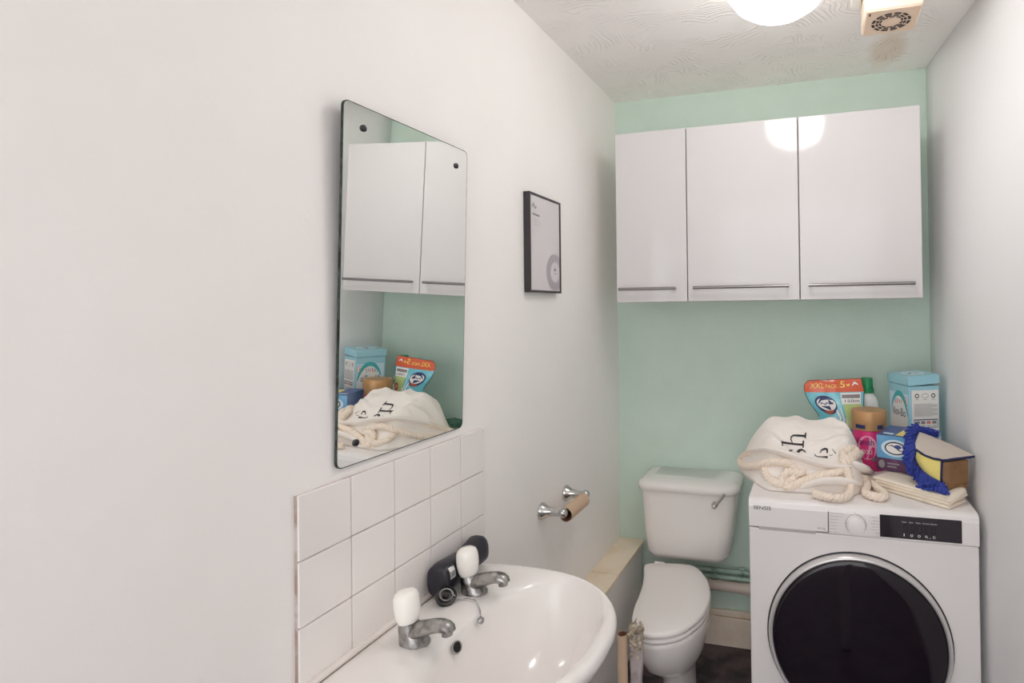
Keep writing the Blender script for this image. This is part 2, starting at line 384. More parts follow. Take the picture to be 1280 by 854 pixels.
# ------------------------------------------------------------------ mirror
t = thing('wall_mirror', 'frameless rectangular wall mirror with rounded corners above the tiles', 'mirror', (0, .96, 1.12))
my0, my1, mz0, mz1 = .783, 1.138, 1.121, 1.757
def lean(p):                               # local (y, z, depth) -> the glass leans, its top further off the wall
    k = (p[1] - mz0) / (mz1 - mz0); return Vector((.0062 + .020 * k + p[2], p[0], p[1]))
ol = [(p.x, p.y) for p in rrect(my0, my1, mz0, mz1, .012, 0)]
MB().loft([[lean((a, b, -.004)) for a, b in ol], [lean((a, b, 0)) for a, b in ol]]).build('glass_edge', 'medge', t, smooth=False)
ol2 = [(p.x, p.y) for p in rrect(my0 + .0016, my1 - .0016, mz0 + .0016, mz1 - .0016, .011, 0)]
MB().loft([[lean((a, b, .0)) for a, b in ol2], [lean((a, b, .0004)) for a, b in ol2]]).build('mirror_glass', 'mirror', t, smooth=False)
for (yy, zz) in ((.828, 1.718), (1.096, 1.715), (.824, 1.159)):
    MB().lathe([(.0065, 0), (.006, .0025), (.003, .0042), (.0005, .0045)], lean((yy, zz, .0004)), (1, 0, 0), 16).build('screw', 'black', t)

# ------------------------------------------------------------------ framed notice
t = thing('picture_frame', 'small black framed grey notice hanging on the left wall', 'picture frame', (0, 1.54, 1.44))
fy0, fy1, fz0, fz1, fd, fw = 1.440, 1.641, 1.440, 1.727, .021, .0065
fr = MB()
for a in ((fy0, fy1, fz0, fz0 + fw), (fy0, fy1, fz1 - fw, fz1), (fy0, fy0 + fw, fz0 + fw, fz1 - fw), (fy1 - fw, fy1, fz0 + fw, fz1 - fw)):
    fr.box(0.001, fd, a[0], a[1], a[2], a[3], .001, 1)
fr.build('frame', 'frame', t)
ps = MB(); ps.box(.012, .018, fy0 + fw, fy1 - fw, fz0 + fw, fz1 - fw, mi=0)
pf = plane_fn((.0181, fy0, fz0), (0, 1, 0), (0, 0, 1))
def clip_ring(r, mi, off):
    f2 = plane_fn((.0181, fy0, fz0), (0, 1, 0), (0, 0, 1), off)
    W = fy1 - fy0 - fw - .001; H0 = fw + .001
    pts = []
    for i in range(64):
        a = 2 * PI * i / 64; pts.append((min(W, .160 + r * math.cos(a)), max(H0, .064 + r * math.sin(a))))
    ps.poly([f2(*p) for p in pts], mi)
clip_ring(.056, 1, .0004); clip_ring(.031, 0, .0008)
f3 = plane_fn((.0181, fy0, fz0), (0, 1, 0), (0, 0, 1), .0012)
band(ps, f3, [(.153, .068), (.156, .078), (.159, .068)], .003, 2); band(ps, f3, [(.162, .068), (.166, .077)], .003, 2)
band(ps, f3, [(.146, .060), (.174, .060)], .0015, 3)
band(ps, f3, [(.018, .245), (.026, .257), (.031, .247)], .005, 3); band(ps, f3, [(.034, .243), (.042, .249)], .005, 3)
band(ps, f3, [(.018, .226), (.062, .224)], .005, 3)
for z, w in ((.210, .040), (.203, .046), (.196, .052)): band(ps, f3, [(.020, z), (.020 + w, z)], .0012, 1)
ps.build('poster', ['poster', 'ring', 'frame', 'inkg'], t, smooth=False)

# ------------------------------------------------------------------ tiles
ts = .1049; ty0, tz1 = .7075, 1.1025
tl = MB(); tl.box(0, .0055, ty0 + .0005, 1.221, .787, tz1 - .0012, mi=1)
for c in range(5):
    for r in range(3):
        y0 = ty0 + c * ts; y1 = min(y0 + ts, 1.2215); z1 = tz1 - r * ts
        tl.box(.002, .009, y0 + .001, y1 - .0008, z1 - ts + .0009, z1 - .0009, .0016, 2, mi=0)
tag(tl.build('tile_splashback', ['tile', 'grout']), 'square white tile splashback on the wall behind the basin', 'tiles')

# ------------------------------------------------------------------ wash basin
BY = .935
bas = thing('washbasin', 'white ceramic washbasin with two pillar taps below the mirror', 'washbasin', (0.02, BY, FL))
NB = 72
def outer(i, k=1.0, z=0.0):
    a = 2 * PI * i / NB; c, s = math.cos(a), math.sin(a)
    if c >= 0: x = .125 + .312 * abs(c) ** .92; y = .245 * math.copysign(abs(s) ** .86, s)
    else: x = .125 - .124 * min(1, abs(c) * 1.5) ** .9; y = .245 * math.copysign(min(1, abs(s) * 1.28) ** .95, s) * (1 if abs(s) > 0 else 1)
    x = max(x, .0096)
    return Vector((x if k == 1 else .0 + x * k, BY + y * k, z))
def inner(i, k=1.0, z=0.0, dx=0.0):
    a = 2 * PI * i / NB; c, s = math.cos(a), math.sin(a)
    x = .268 + dx + k * ((.135 if c >= 0 else .118) * math.copysign(abs(c) ** .9, c)); y = .207 * math.copysign(abs(s) ** .88, s) * k
    return Vector((x, BY + y, z))
def mixr(i, t, z):
    p = outer(i).lerp(inner(i), t); p.z = z; return p
rg = [[outer(i, .55, .615) for i in range(NB)], [outer(i, .78, .665) for i in range(NB)], [outer(i, .93, .735) for i in range(NB)],
      [outer(i, .992, .772) for i in range(NB)], [outer(i, 1, .788) for i in range(NB)], [mixr(i, .10, .7995) for i in range(NB)], [mixr(i, .35, .803) for i in range(NB)],
      [mixr(i, .72, .8015) for i in range(NB)], [mixr(i, .94, .797) for i in range(NB)], [inner(i, .985, .787) for i in range(NB)], [inner(i, .93, .762) for i in range(NB)],
      [inner(i, .85, .728, .006) for i in range(NB)], [inner(i, .70, .692, .012) for i in range(NB)], [inner(i, .48, .668, .012) for i in range(NB)], [inner(i, .22, .657, .01) for i in range(NB)], [inner(i, .08, .652, .01) for i in range(NB)]]
MB().loft(rg).build('bowl', 'ceram', bas, sharp=180, subsurf=1)
MB().loft([rrect(.02, .19, BY - .10, BY + .10, .05, FL), rrect(.02, .18, BY - .085, BY + .085, .05, FL + .05), rrect(.02, .17, BY - .075, BY + .075, .05, .4), rrect(.02, .20, BY - .10, BY + .10, .06, .66)]).build('pedestal', 'ceram', bas, sharp=60)
MB().tube([(.0125, ty0 + .004, .7975), (.0125, 1.165, .7985)], .0062, 10).build('sealant', 'silic', bas)
ofl = MB(); oc = Vector((.160, .893, .7795)); oa = Vector((.86, 0, .5)).normalized()
ofl.lathe([(.0105, .0), (.0105, .0022), (.0085, .0026), (.0080, .001)], oc, oa, 24, 0, cap1=False, sy=1.25); ofl.lathe([(.0088, .0004), (.0088, .0012)], oc, oa, 24, 1, sy=1.25)
ofl.build('overflow_hole', ['chrome_old', 'dark'], bas)
for ty in (.858, 1.040):
    tx, tz = .094, .8005
    b = MB()
    b.loft([[Vector((tx + cx_ + rx_ * math.cos(2 * PI * k / 28), ty + ry_ * math.sin(2 * PI * k / 28), tz + h_)) for k in range(28)] for (h_, cx_, rx_, ry_) in ((0, .006, .0285, .0225), (.004, .006, .0285, .0225), (.007, .004, .027, .021), (.018, .000, .0235, .0200), (.030, -.005, .0195, .0185), (.036, -.006, .0165, .0165))])
    # spout: oval sections swept forward, turning down at the end
    secs = [(-.004, .016, .018, .014, .1), (.014, .0225, .0182, .0150, .2), (.030, .0290, .0165, .0132, .25), (.046, .0345, .0152, .0118, .2), (.060, .0370, .0148, .0108, -.05), (.070, .0365, .0142, .0102, -.35), (.077, .0335, .0128, .0092, -.8), (.080, .0290, .0108, .0075, -1.3)]
    rings = []
    for (dx, dz, ry, rz, an) in secs:
        c = Vector((tx + dx, ty, tz + dz)); up = Vector((-math.sin(an), 0, math.cos(an)))
        rings.append([c + Vector((0, ry * math.cos(2 * PI * k / 20), 0)) + up * rz * math.sin(2 * PI * k / 20) for k in range(20)])
    b.loft(rings)
    b.lathe([(.0095, 0), (.0095, -.006)], (tx + .0735, ty, tz + .0285), seg=18)
    tp = b.build('tap', 'chrome_old', bas, sharp=50)
    MB().lathe([(.0150, 0), (.0180, .003), (.0208, .012), (.0225, .025), (.0226, .037), (.0215, .047), (.0185, .0535), (.012, .0575), (.001, .0585)], (tx - .007, ty, tz + .034), (-.10, 0, 1), 28).build('tap_head', 'acryl', tp, sharp=60)

# plug with its chain
pc = Vector((.069, .986, .8125)); pa = Vector((.50, -.30, .82)).normalized()
pl = thing('basin_plug', 'black rubber basin plug propped beside the far tap, on a ball chain', 'plug', (pc.x, pc.y, .803))
b = MB(); b.lathe([(.0165, -.006), (.0195, -.002), (.021, .004), (.021, .008), (.018, .0085), (.0175, .006), (.006, .006), (.006, .010), (.003, .012)], pc, pa, 28, 0)
b.build('plug', 'black', pl)
b = MB()
b.tube(ell(lambda x, y: pc + pa * .0095 + pa.orthogonal().normalized() * x + pa.cross(pa.orthogonal().normalized()) * y, 0, 0, .0125, .0125, 24), .0014, 8, closed=True)
b.build('plug_ring', 'chrome_old', pl)
path = cat([pc + pa * .010 + Vector((.008, .004, .002)), (.092, 1.000, .8060), (.108, 1.006, .8055), (.128, 1.003, .8045), (.148, .986, .7985), (.158, .974, .7900)], 10)
b = MB(); acc = 0
for i in range(1, len(path)):
    bm = bmesh.new(); bmesh.ops.create_icosphere(bm, subdivisions=1, radius=.0016); b.bm(bm, 0, Matrix.Translation(path[i]))
b.tube(path, .0006, 6); b.build('ball_chain', 'chrome_old', pl)
MB().lathe([(.007, 0), (.007, .003), (.004, .007), (.0005, .008)], (.159, .970, .786), (.8, 0, .6), 16).build('chain_stay', 'chrome_old', pl)

# black bottle lying against the tiles
bo = thing('shampoo_bottle', 'black toiletry bottle lying behind the far tap against the tiles', 'bottle', (.045, 1.11, .803))
b = MB(); rings = []
a0, a1 = Vector((.0405, .996, .833)), Vector((.0405, 1.156, .850))
for (k, rx, rz) in ((0, .0205, .025), (.006, .0225, .0275), (.02, .0245, .0290), (.03, .0240, .0285), (.05, .0255, .0295), (.15, .026, .0305), (.35, .0245, .0285), (.55, .022, .0265), (.75, .0235, .029), (.88, .025, .0315), (.95, .024, .030), (1, .020, .024)):
    c = a0.lerp(a1, k); c.z = .8055 + rz + .006 * k
    rings.append([c + Vector((rx * math.copysign(abs(math.cos(q)) ** .7, math.cos(q)), 0, rz * math.copysign(abs(math.sin(q)) ** .7, math.sin(q)))) for q in [2 * PI * j / 28 for j in range(28)]])
b.loft(rings); b.build('bottle_body', 'bottleblk', bo, sharp=40)
b = MB(); 
def lf(a, c):
    sn = min(.98, (abs(c) / .0292)) ** (1 / .7)
    return Vector((.0405 + .0262 * (1 - sn * sn) ** .35 + .0008, 1.006 + a, .8365 + c))
b.grid(lambda a, c: lf(.017 * a, .002 + .022 * c), 4, 8, 0)
for k in range(7): b.grid(lambda a, c: lf(.0015 + .0021 * k + a * .0010, .004 + .012 * c) + Vector((.0005, 0, .0003)), 1, 5, 1)
b.build('label', ['white', 'ink'], bo, smooth=False)

# ------------------------------------------------------------------ toilet roll holder
t = thing('toilet_roll_holder', 'chrome two-post toilet roll holder on the left wall', 'toilet roll holder', (0, 1.61, .79))
for yy in (1.530, 1.698):
    b = MB(); b.lathe([(.0255, 0), (.0255, .004), (.022, .010), (.0150, .022), (.0115, .040), (.0105, .062)], (0.0005, yy, .789), (1, 0, 0), 28)
    bm = bmesh.new(); bmesh.ops.create_uvsphere(bm, u_segments=20, v_segments=12, radius=.0145); b.bm(bm, 0, Matrix.Translation((.070, yy, .789)))
    b.build('post', 'chrome', t, sharp=60)
MB().tube([(.070, 1.53, .789), (.070, 1.698, .789)], .006, 14).build('spindle', 'chrome', t)
b = MB(); cc = (.070, 1.549, .7768)
b.lathe([(.0195, 0), (.0215, 0), (.0215, .132), (.0195, .132)], cc, (0, 1, 0), 32, 0, False, False); b.lathe([(.0195, 0), (.0195, .132)], cc, (0, 1, 0), 32, 1, False, False)
tag(b.build('cardboard_core', ['card', 'cardin'], sharp=50), 'empty cardboard toilet roll core on the chrome holder', 'cardboard tube')

# ------------------------------------------------------------------ toilet
TB = thing('toilet', 'white close-coupled toilet with closed lid beside the washing machine', 'toilet', (.32, 1.9, FL))
def cis(z, x0, x1, y0, r): return rrect(x0, x1, y0, YB - .006, r, z, 6, (.012, .012, r, r))
MB().loft([cis(.446, .185, .445, 2.075, .03), cis(.450, .168, .462, 2.055, .045), cis(.470, .160, .475, 2.043, .05), cis(.55, .152, .490, 2.036, .05), cis(.66, .145, .503, 2.032, .05), cis(.705, .142, .507, 2.031, .05)]).build('cistern', 'ceram_t', TB, sharp=60)
MB().loft([cis(.703, .140, .510, 2.029, .05), cis(.706, .132, .518, 2.021, .055), cis(.722, .130, .521, 2.018, .058), cis(.733, .134, .517, 2.022, .056), cis(.741, .150, .502, 2.04, .05), cis(.744, .18, .47, 2.07, .04)]).build('cistern_lid', 'ceram_t', TB, sharp=75)
lv = MB(); lp = Vector((.434, 2.031, .672))
lv.lathe([(.0125, 0), (.0125, -.006), (.008, -.014), (.006, -.018)], lp, (0, 1, 0), 20)
lv.tube([lp + Vector((0, -.017, 0)), lp + Vector((.012, -.022, .012)), lp + Vector((.028, -.030, .032)), lp + Vector((.040, -.034, .050))], [.0065, .0055, .0045, .0055], 12)
bm = bmesh.new(); bmesh.ops.create_uvsphere(bm, u_segments=16, v_segments=10, radius=.010); lv.bm(bm, 0, Matrix.Translation(lp + Vector((0, -.018, 0))))
lv.build('flush_lever', 'chrome', TB, sharp=60)
lidz = .45
lo = [(.180, 1.995), (.255, 2.020), (.352, 2.022), (.412, 1.950), (.446, 1.860), (.456, 1.785), (.446, 1.700), (.404, 1.612), (.345, 1.574), (.290, 1.575), (.250, 1.622), (.232, 1.690), (.225, 1.760), (.213, 1.845), (.196, 1.920)]
lo = cat([(a, b, 0) for a, b in lo], 5, True); lcx, lcy = .325, 1.80
def lr(k, z, dy=0): return [Vector((lcx + (p.x - lcx) * k, lcy + (p.y - lcy) * k + dy, z)) for p in lo]
MB().loft([lr(.97, .430), lr(1.0, .433), lr(1.0, .440), lr(.985, .4465), lr(.95, .450), lr(.7, .453), lr(.3, .455)]).build('lid', 'seatp', TB, sharp=75)
MB().loft([lr(.95, .412), lr(.985, .414), lr(.99, .422), lr(.97, .4275), lr(.9, .428)]).build('seat', 'seatp', TB, sharp=75)
MB().loft([lr(.45, FL, .10), lr(.44, .12, .10), lr(.46, .18, .09), lr(.60, .225, .06), lr(.80, .285, .025), lr(.92, .345, .008), lr(.975, .395), lr(.975, .408), lr(.95, .412)]).build('pan', 'ceram_t', TB, sharp=75)
b = MB(); b.box(.375, .418, 1.80, 1.85, FL, FL + .012, .004); b.lathe([(.011, 0), (.011, .008), (.004, .010)], (.400, 1.822, FL + .012), seg=18, mi=1)
b.build('fixing_foot', ['seatp', 'black'], TB)
for hx in (.225, .325): MB().tube([(hx - .018, 2.018, .438), (hx + .018, 2.018, .438)], .010, 14).build('hinge', 'seatp', TB)

# ------------------------------------------------------------------ boxing along the left wall
t = thing('pipe_boxing', 'low cream-topped pipe boxing along the left wall beside the toilet', 'boxing', (.05, 1.7, FL))
b = MB(); b.box(0.0, .098, 1.22, YB - .02, FL, .424, .001); b.build('side_panel', 'boxw', t)
MB().box(0.0, .106, 1.22, 1.905, .425, .44, .002).build('top_board', 'cream', t)
MB().box(0.0, .106, 1.908, YB - .002, .425, .4405, .002).build('top_board', 'cream', t)

# cardboard tube and ragged foam-topped stub in front of the pan
tb = Vector((.278, 1.455, FL)); b = MB()
b.lathe([(.0125, 0), (.0138, 0), (.0138, .446), (.0125, .446)], tb, seg=28, cap0=False, cap1=False); b.lathe([(.0124, 0), (.0124, .445)], tb, seg=28, mi=1, cap0=True, cap1=False)
tag(b.build('cardboard_tube', ['card', 'cardin'], sharp=50), 'thin brown open cardboard tube standing between basin and toilet', 'cardboard tube')
fs = thing('broken_board', 'ragged grey board with crumbling foam top standing against the toilet', 'board', (.312, 1.475, FL))
b = MB(); rings = []
for k in range(15):
    z = FL + (.505 - FL) * k / 14; w = .0165 + .002 * math.sin(k * 1.7); cxk = .311 - .002 * math.sin(k * .9)
    if k < 2: w = .03 - k * .005
    rings.append(rrect(cxk - w, cxk + w, 1.462, 1.486, .005, z, 3))
b.loft(rings); b.build('board', 'plast', fs, sharp=60)
b = MB()
for k in range(95):
    a = random.uniform(0, 1); z = .445 + .085 * random.random() ** .7; wz = .016 * (1 - .35 * max(0, (z - .505) / .03))
    p = Vector((.312 + random.uniform(-wz, wz), random.choice((1.460, 1.462, 1.474, 1.487)) + random.uniform(-.003, .003), z))
    bm = bmesh.new(); bmesh.ops.create_icosphere(bm, subdivisions=1, radius=random.uniform(.004, .008))
    for v in bm.verts: v.co *= random.uniform(.75, 1.25)
    b.bm(bm, 0, Matrix.Translation(p))
for k in range(26):
    p = Vector((.312 + random.uniform(-.02, .018), 1.462 + random.uniform(-.006, .02), random.uniform(.49, .532)))
    b.tube([p, p + Vector((random.uniform(-.01, .01), random.uniform(-.008, .004), random.uniform(0, .014))), p + Vector((random.uniform(-.014, .014), random.uniform(-.008, .004), random.uniform(-.006, .012)))], .0016, 6)
b.build('foam', 'foam', fs, sharp=180)

# ------------------------------------------------------------------ pipes on the back wall
b = MB(); b.tube([(.30, YB - .03, .3615), (.78, YB - .03, .3575)], .0085, 14)
b.tube([(.505, YB - .022, .372), (.505, YB - .022, .345)], .012, 10)
tag(b.build('water_pipe', 'gpipe', sharp=50), 'upper mint-painted water pipe on the wall behind the toilet', 'pipe', 'painted water pipes')
b = MB(); b.tube(cat([(.30, YB - .040, .343), (.345, YB - .038, .341), (.375, YB - .036, .339), (.42, YB - .035, .3385), (.78, YB - .035, .3345)], 6), .0085, 14)
b.lathe([(.012, -.012), (.014, -.010), (.014, .010), (.012, .012)], (.40, YB - .035, .337), (1, 0, 0), 6)
tag(b.build('water_pipe', 'gpipe', sharp=50), 'lower mint-painted water pipe with a bend and coupling behind the toilet', 'pipe', 'painted water pipes')
b = MB(); b.tube([(.30, YB - .032, .306), (.78, YB - .032, .296)], .0205, 20); b.lathe([(.0235, -.012), (.0235, .012)], (.525, YB - .032, .3015), (1, 0, 0), 20)
tag(b.build('waste_pipe', 'wpipe', sharp=50), 'thick cream waste pipe below the mint pipes on the back wall', 'pipe')

# ------------------------------------------------------------------ washing machine
MT = .865; wx0, wx1, wy = .6125, 1.1835, 1.557
W = thing('washing_machine', 'white front-loading washing machine with a dark round door', 'washing machine', ((wx0 + wx1) / 2, 1.84, FL))
b = MB(); b.box(wx0, wx1, wy + .004, 2.12, FL + .02, .786, .006); b.build('cabinet', 'wm', W)
b = MB(); prof = [(wy + .001, .845), (wy + .004, .856), (wy + .012, .8625), (wy + .024, MT), (2.125, MT), (2.13, .861), (2.13, .846)]
b.loft([[Vector((x, y, z)) for y, z in prof] for x in (wx0, wx1)]); b.build('top_panel', 'wm', W, sharp=30)
pn = MB(); pn.box(.8235, wx1, wy, wy + .03, .787, .846, .0025, mi=0)
pf = lambda x, z, o=.0007: Vector((x, wy - o, z))
def ptext(s, x, z, w, mi, h=None, o=.0008): text(pn, s, lambda a, c: pf(x + a, z + c, o), w, mi, h)
for k, (s, w) in enumerate((('Cotton Wash & Dry', .033), ('Mixed Wash & Dry', .031), ('Cotton 20', .018), ('Cotton', .016), ('Cotton', .016), ('Mixed', .014), ('Eco 40-60', .019))):
    z = .8425 - k * .0082; ptext(s, .8275, z - .001, w, 1, .0028)
    pn.poly([pf(.8275 + w + .001, z), pf(.861 + .002 * abs(k - 3), z), pf(.861 + .002 * abs(k - 3), z + .0004), pf(.8275 + w + .001, z + .0004)], 2)
for k, (s, w) in enumerate((('Rapid 15', .016), ('Refresh', .014), ('Delicate', .019), ('Hygiene', .016), ('Wash & Dry', .021), ('Wool', .010), ('Spin', .008))):
    z = .8385 - k * .0078; ptext(s, .9485 - w, z - .001, w, 1, .0028)
    if k in (0, 1, 5, 6): pn.poly([pf(.922, z), pf(.947 - w, z), pf(.947 - w, z + .0004), pf(.922, z + .0004)], 2)
ptext('Off', .888, .8475 - .0005, .004, 1); ptext('Dry Time', .882, .7905, .014, 1, .0025)
pn.build('control_panel', ['wm', 'inkg', 'wm2'], W)
dw = MB(); dw.box(wx0, .8218, wy, wy + .03, .790, .846, .0025, mi=0)
# grip recess below the drawer front
dw.loft([[Vector((x, wy + .001, .791)), Vector((x, wy + .018, .789)), Vector((x, wy + .018, .778)), Vector((x, wy + .006, .776))] for x in (.640, .655, .775, .790)], 1)
df = lambda x, z: Vector((x, wy - .0007, z))
text(dw, 'SENSIS', lambda a, c: df(.6260 + a, .8370 + c), .047, 2, .0098)
text(dw, '8/7kg', lambda a, c: df(.795 + a, .7965 + c), .020, 3, .0055)
dw.build('detergent_drawer', ['wm', 'wm2', 'ink', 'inkg'], W)
b = MB(); kc = (.8915, wy, .819)
b.lathe([(.0265, 0), (.0265, -.003), (.025, -.005)], kc, (0, 1, 0), 40, 1); b.lathe([(.0235, -.004), (.0232, -.016), (.0215, -.0195), (.017, -.0205), (.001, -.0205)], kc, (0, 1, 0), 40, 0)
b.build('programme_knob', ['wm', 'silver'], W, sharp=50)
b = MB(); b.box(.9505, 1.1435, wy - .0012, wy + .01, .7915, .8485, .001, 1, mi=0)
dp = lambda x, z: Vector((x, wy - .0018, z))
for s, x, w in (('Temp', 1.003, .011), ('Spin', 1.021, .009), ('Delay', 1.037, .011), ('Function Options', 1.052, .034)): text(b, s, lambda a, c: dp(x + a, .8325 + c), w, 1, .0040)
for x in (1.008, 1.026, 1.042, 1.058, 1.074):           # seven-segment digits, unlit
    for (x0, x1, z0, z1) in ((0, .009, .8265, .8285), (0, .009, .8095, .8115), (-.001, .001, .811, .827), (.008, .010, .811, .827)): b.poly([dp(x + x0, z0), dp(x + x1, z0), dp(x + x1, z1), dp(x + x0, z1)], 2)
for k, x in enumerate((1.0085, 1.0265, 1.044, 1.0605, 1.079)):
    f = lambda a, c: dp(x + a, .8015 + c)
    if k == 0: band(b, f, [(0, -.003), (0, .004)], .0022, 1)
    elif k == 3: band(b, f, arc2(0, .0006, .0022, .0022, 0, 2 * PI), .0012, 1); band(b, f, [(.002, -.001), (.004, -.003)], .0012, 1); b.poly(ell(f, .009, -.003, .0012, .0012, 8), 1)
    else: band(b, f, arc2(0, 0, .0028, .0028, .6 if k == 4 else 0, 2 * PI), .0012, 1)
b.build('display', ['disp', 'inkw', 'seg'], W, smooth=False)
dc = Vector((.8905, wy + .004, .512))
dr = MB().lathe([(.2285, 0), (.2285, -.006), (.2275, -.014), (.2250, -.020), (.2210, -.0225), (.2170, -.021), (.2160, -.016), (.2160, -.002)], dc, (0, 1, 0), 96, 0, False, False).build('door_ring', 'silver', W, sharp=60)
MB().lathe([(.2320, .001), (.2320, -.0015), (.2275, -.0015)], dc, (0, 1, 0), 96, 0, False, False).build('door_gasket', 'drum', dr)
MB().lathe([(.2165, -.008), (.2155, -.0150), (.212, -.0175), (.204, -.0188), (.170, -.0196), (.120, -.0202), (.06, -.0205), (.001, -.0206)], dc, (0, 1, 0), 96, 0, False, True).build('door_glass', 'dglass', dr, sharp=180)
for fx in (wx0 + .05, wx1 - .05):
    for fy in (wy + .06, 2.06): MB().lathe([(.02, 0), (.02, .008), (.01, .010), (.01, .025)], (fx, fy, FL), seg=18).build('foot', 'black', W)

# ------------------------------------------------------------------ canvas rope bag
def bagS(x, y):
    x0, x1 = .665, .872
    dx = (x0 - x) / .115 if x < x0 else ((x - x1) / .070 if x > x1 else 0)
    yc = 1.845 + .02 * (x - .75)
    dy = (yc - y) / .215 if y < yc else (y - yc) / .105
    p = 1.25 if (x < x0 and y < yc) else 2.2
    return (abs(dx) ** p + abs(dy) ** p) ** (1 / p)
FOLDS = [(.915, 1.800, .800, 1.880, .010, .012), (.900, 1.775, .760, 1.700, .011, .011), (.905, 1.765, .830, 1.690, .010, .010), (.600, 1.800, .720, 1.700, .011, .012),
         (.580, 1.860, .660, 1.900, .010, .014), (.640, 1.745, .780, 1.665, .012, .010), (.700, 1.905, .760, 1.830, .006, .016), (.870, 1.900, .820, 1.830, .008, .012), (.930, 1.850, .885, 1.870, .008, .010)]
def bagH(x, y):
    s = bagS(x, y)
    if s >= 1: return MT + .001
    top = .168 - .045 * (x - .68)
    h = top * (1 - s ** 1.8)
    e = min(1, (1 - s) * 5)
    n = mnoise.noise(Vector((x * 8, y * 11, 1.3))) * .008 + mnoise.noise(Vector((x * 24, y * 28, 4.1))) * .005
    n += .011 * (abs(mnoise.noise(Vector((x * 10 + y * 7, y * 24, 7.7)))) - .25) * max(0, s - .25) * 1.6
    for (ax, ay, bx, by, hh, ww) in FOLDS:
        vx, vy = bx - ax, by - ay; t = max(0, min(1, ((x - ax) * vx + (y - ay) * vy) / (vx * vx + vy * vy)))
        dd = math.hypot(x - ax - t * vx, y - ay - t * vy); n += hh * math.sin(PI * min(1, t * .8 + .2)) * math.exp(-(dd / (ww * (.5 + t))) ** 2)
    lob = .035 * math.exp(-((x - .845) / .045) ** 2 - ((y - 1.655) / .03) ** 2) + .022 * math.exp(-((x - .72) / .06) ** 2 - ((y - 1.67) / .03) ** 2) + .03 * math.exp(-((x - .905) / .03) ** 2 - ((y - 1.70) / .03) ** 2)
    return MT + .001 + max(0, h + (n + lob) * e)
def on_bag(u, v, off=0.0):
    d = ray(u, v); p = CAM.copy(); tt = 1.3 / d.y
    for k in range(900):
        q = CAM + d * tt
        if q.z <= bagH(q.x, q.y) + off: break
        tt += .0011
    return CAM + d * tt
BG = thing('canvas_bag', 'crumpled white canvas bag with thick rope handles on the washing machine', 'bag', (.75, 1.80, MT))
b = MB(); bc0 = Vector((.765, 1.83)); NA, NS = 150, 56; rings = []
bound = []
for k in range(NA):
    a = 2 * PI * k / NA; lo_, hi_ = 0.0, .5
    for _ in range(26):
        m_ = (lo_ + hi_) / 2
        if bagS(bc0.x + m_ * math.cos(a), bc0.y + m_ * math.sin(a)) < 1: lo_ = m_
        else: hi_ = m_
    bound.append(lo_)
for q in range(NS):
    f_ = max(.004, 1 - q / (NS - 1)); f_ = f_ ** .8
    rings.append([Vector((bc0.x + bound[k] * f_ * math.cos(2 * PI * k / NA), bc0.y + bound[k] * f_ * math.sin(2 * PI * k / NA), bagH(bc0.x + bound[k] * f_ * math.cos(2 * PI * k / NA), bc0.y + bound[k] * f_ * math.sin(2 * PI * k / NA)) + (.0005 if q == 0 else 0))) for k in range(NA)])
b.loft(rings)
# printed letters, laid on the cloth
pr = MB()
def print_poly(pts):
    bm = bmesh.new(); vs = [bm.verts.new((p[0], p[1], 0)) for p in pts]; bm.faces.new(vs)
    bmesh.ops.triangulate(bm, faces=bm.faces)
    bmesh.ops.subdivide_edges(bm, edges=bm.edges, cuts=3, use_grid_fill=True)
    for v in bm.verts: v.co = on_bag(v.co.x, v.co.y, .0022)
    pr.bm(bm, 0)
def print_stroke(pts, w):
    P = [Vector(p) for p in pts]
    for i in range(len(P) - 1):
        t = (P[i + 1] - P[i]).normalized(); n = Vector((-t.y, t.x))
        wa, wb = w[i] / 2, w[i + 1] / 2; e = t * .25
        print_poly([P[i] + n * wa - e, P[i + 1] + n * wb + e, P[i + 1] - n * wb + e, P[i] - n * wa - e])
print_stroke([(977.5, 553), (985, 554), (994, 555.3), (1003.5, 556)], [2.6, 2.4, 2.4, 2.6]); print_poly([(976.5, 551), (978.2, 551.3), (979, 557.5), (977.6, 557.8)])
print_poly([(1003, 551), (1005.3, 551), (1004.6, 560), (1003, 560)])
print_stroke([(990.5, 553.8), (988.6, 549.5), (988.9, 546.3), (991.5, 544.3), (997, 544.4), (1006.3, 545)], [1.0, 1.3, 1.6, 2.0, 2.4, 2.4]); print_poly([(1005.6, 547.6), (1006.2, 541), (1008, 541), (1007.4, 548)])
print_poly([(995.3, 565), (997.5, 562), (1002, 560.8), (1006, 563), (1008, 565.6), (1006, 565.6), (1003.4, 563.4), (1000.6, 564), (999.4, 566)]); print_poly([(986, 562.6), (991.5, 562.2), (989, 564.2), (987, 564.4)])
pr1 = pr; pr = MB()
print_stroke([(1024.8, 566.2), (1027.2, 562.6), (1031, 561.2), (1034, 561.6), (1034, 566.4)], [.9, 2.0, 2.8, 2.2, 1.8])
print_stroke([(1018.6, 567.8), (1019, 569.5), (1022, 570.9), (1028, 571.2), (1034.4, 571.6)], [1.0, 1.2, 1.0, 1.4, 2.8])
print_stroke([(1040, 561.4), (1042.4, 564), (1044.6, 567)], [.5, .7, 1.2]); print_stroke([(1036.5, 568.6), (1038.5, 569.4), (1040.8, 568.6)], [.5, .7, .5])
pr2, pr = pr, pr1
BODY = b.build('bag_body', 'cloth', BG, sharp=180)
pr1.build('printed_letter', 'ink', BODY, smooth=False); pr2.build('printed_letter', 'ink', BODY, smooth=False)
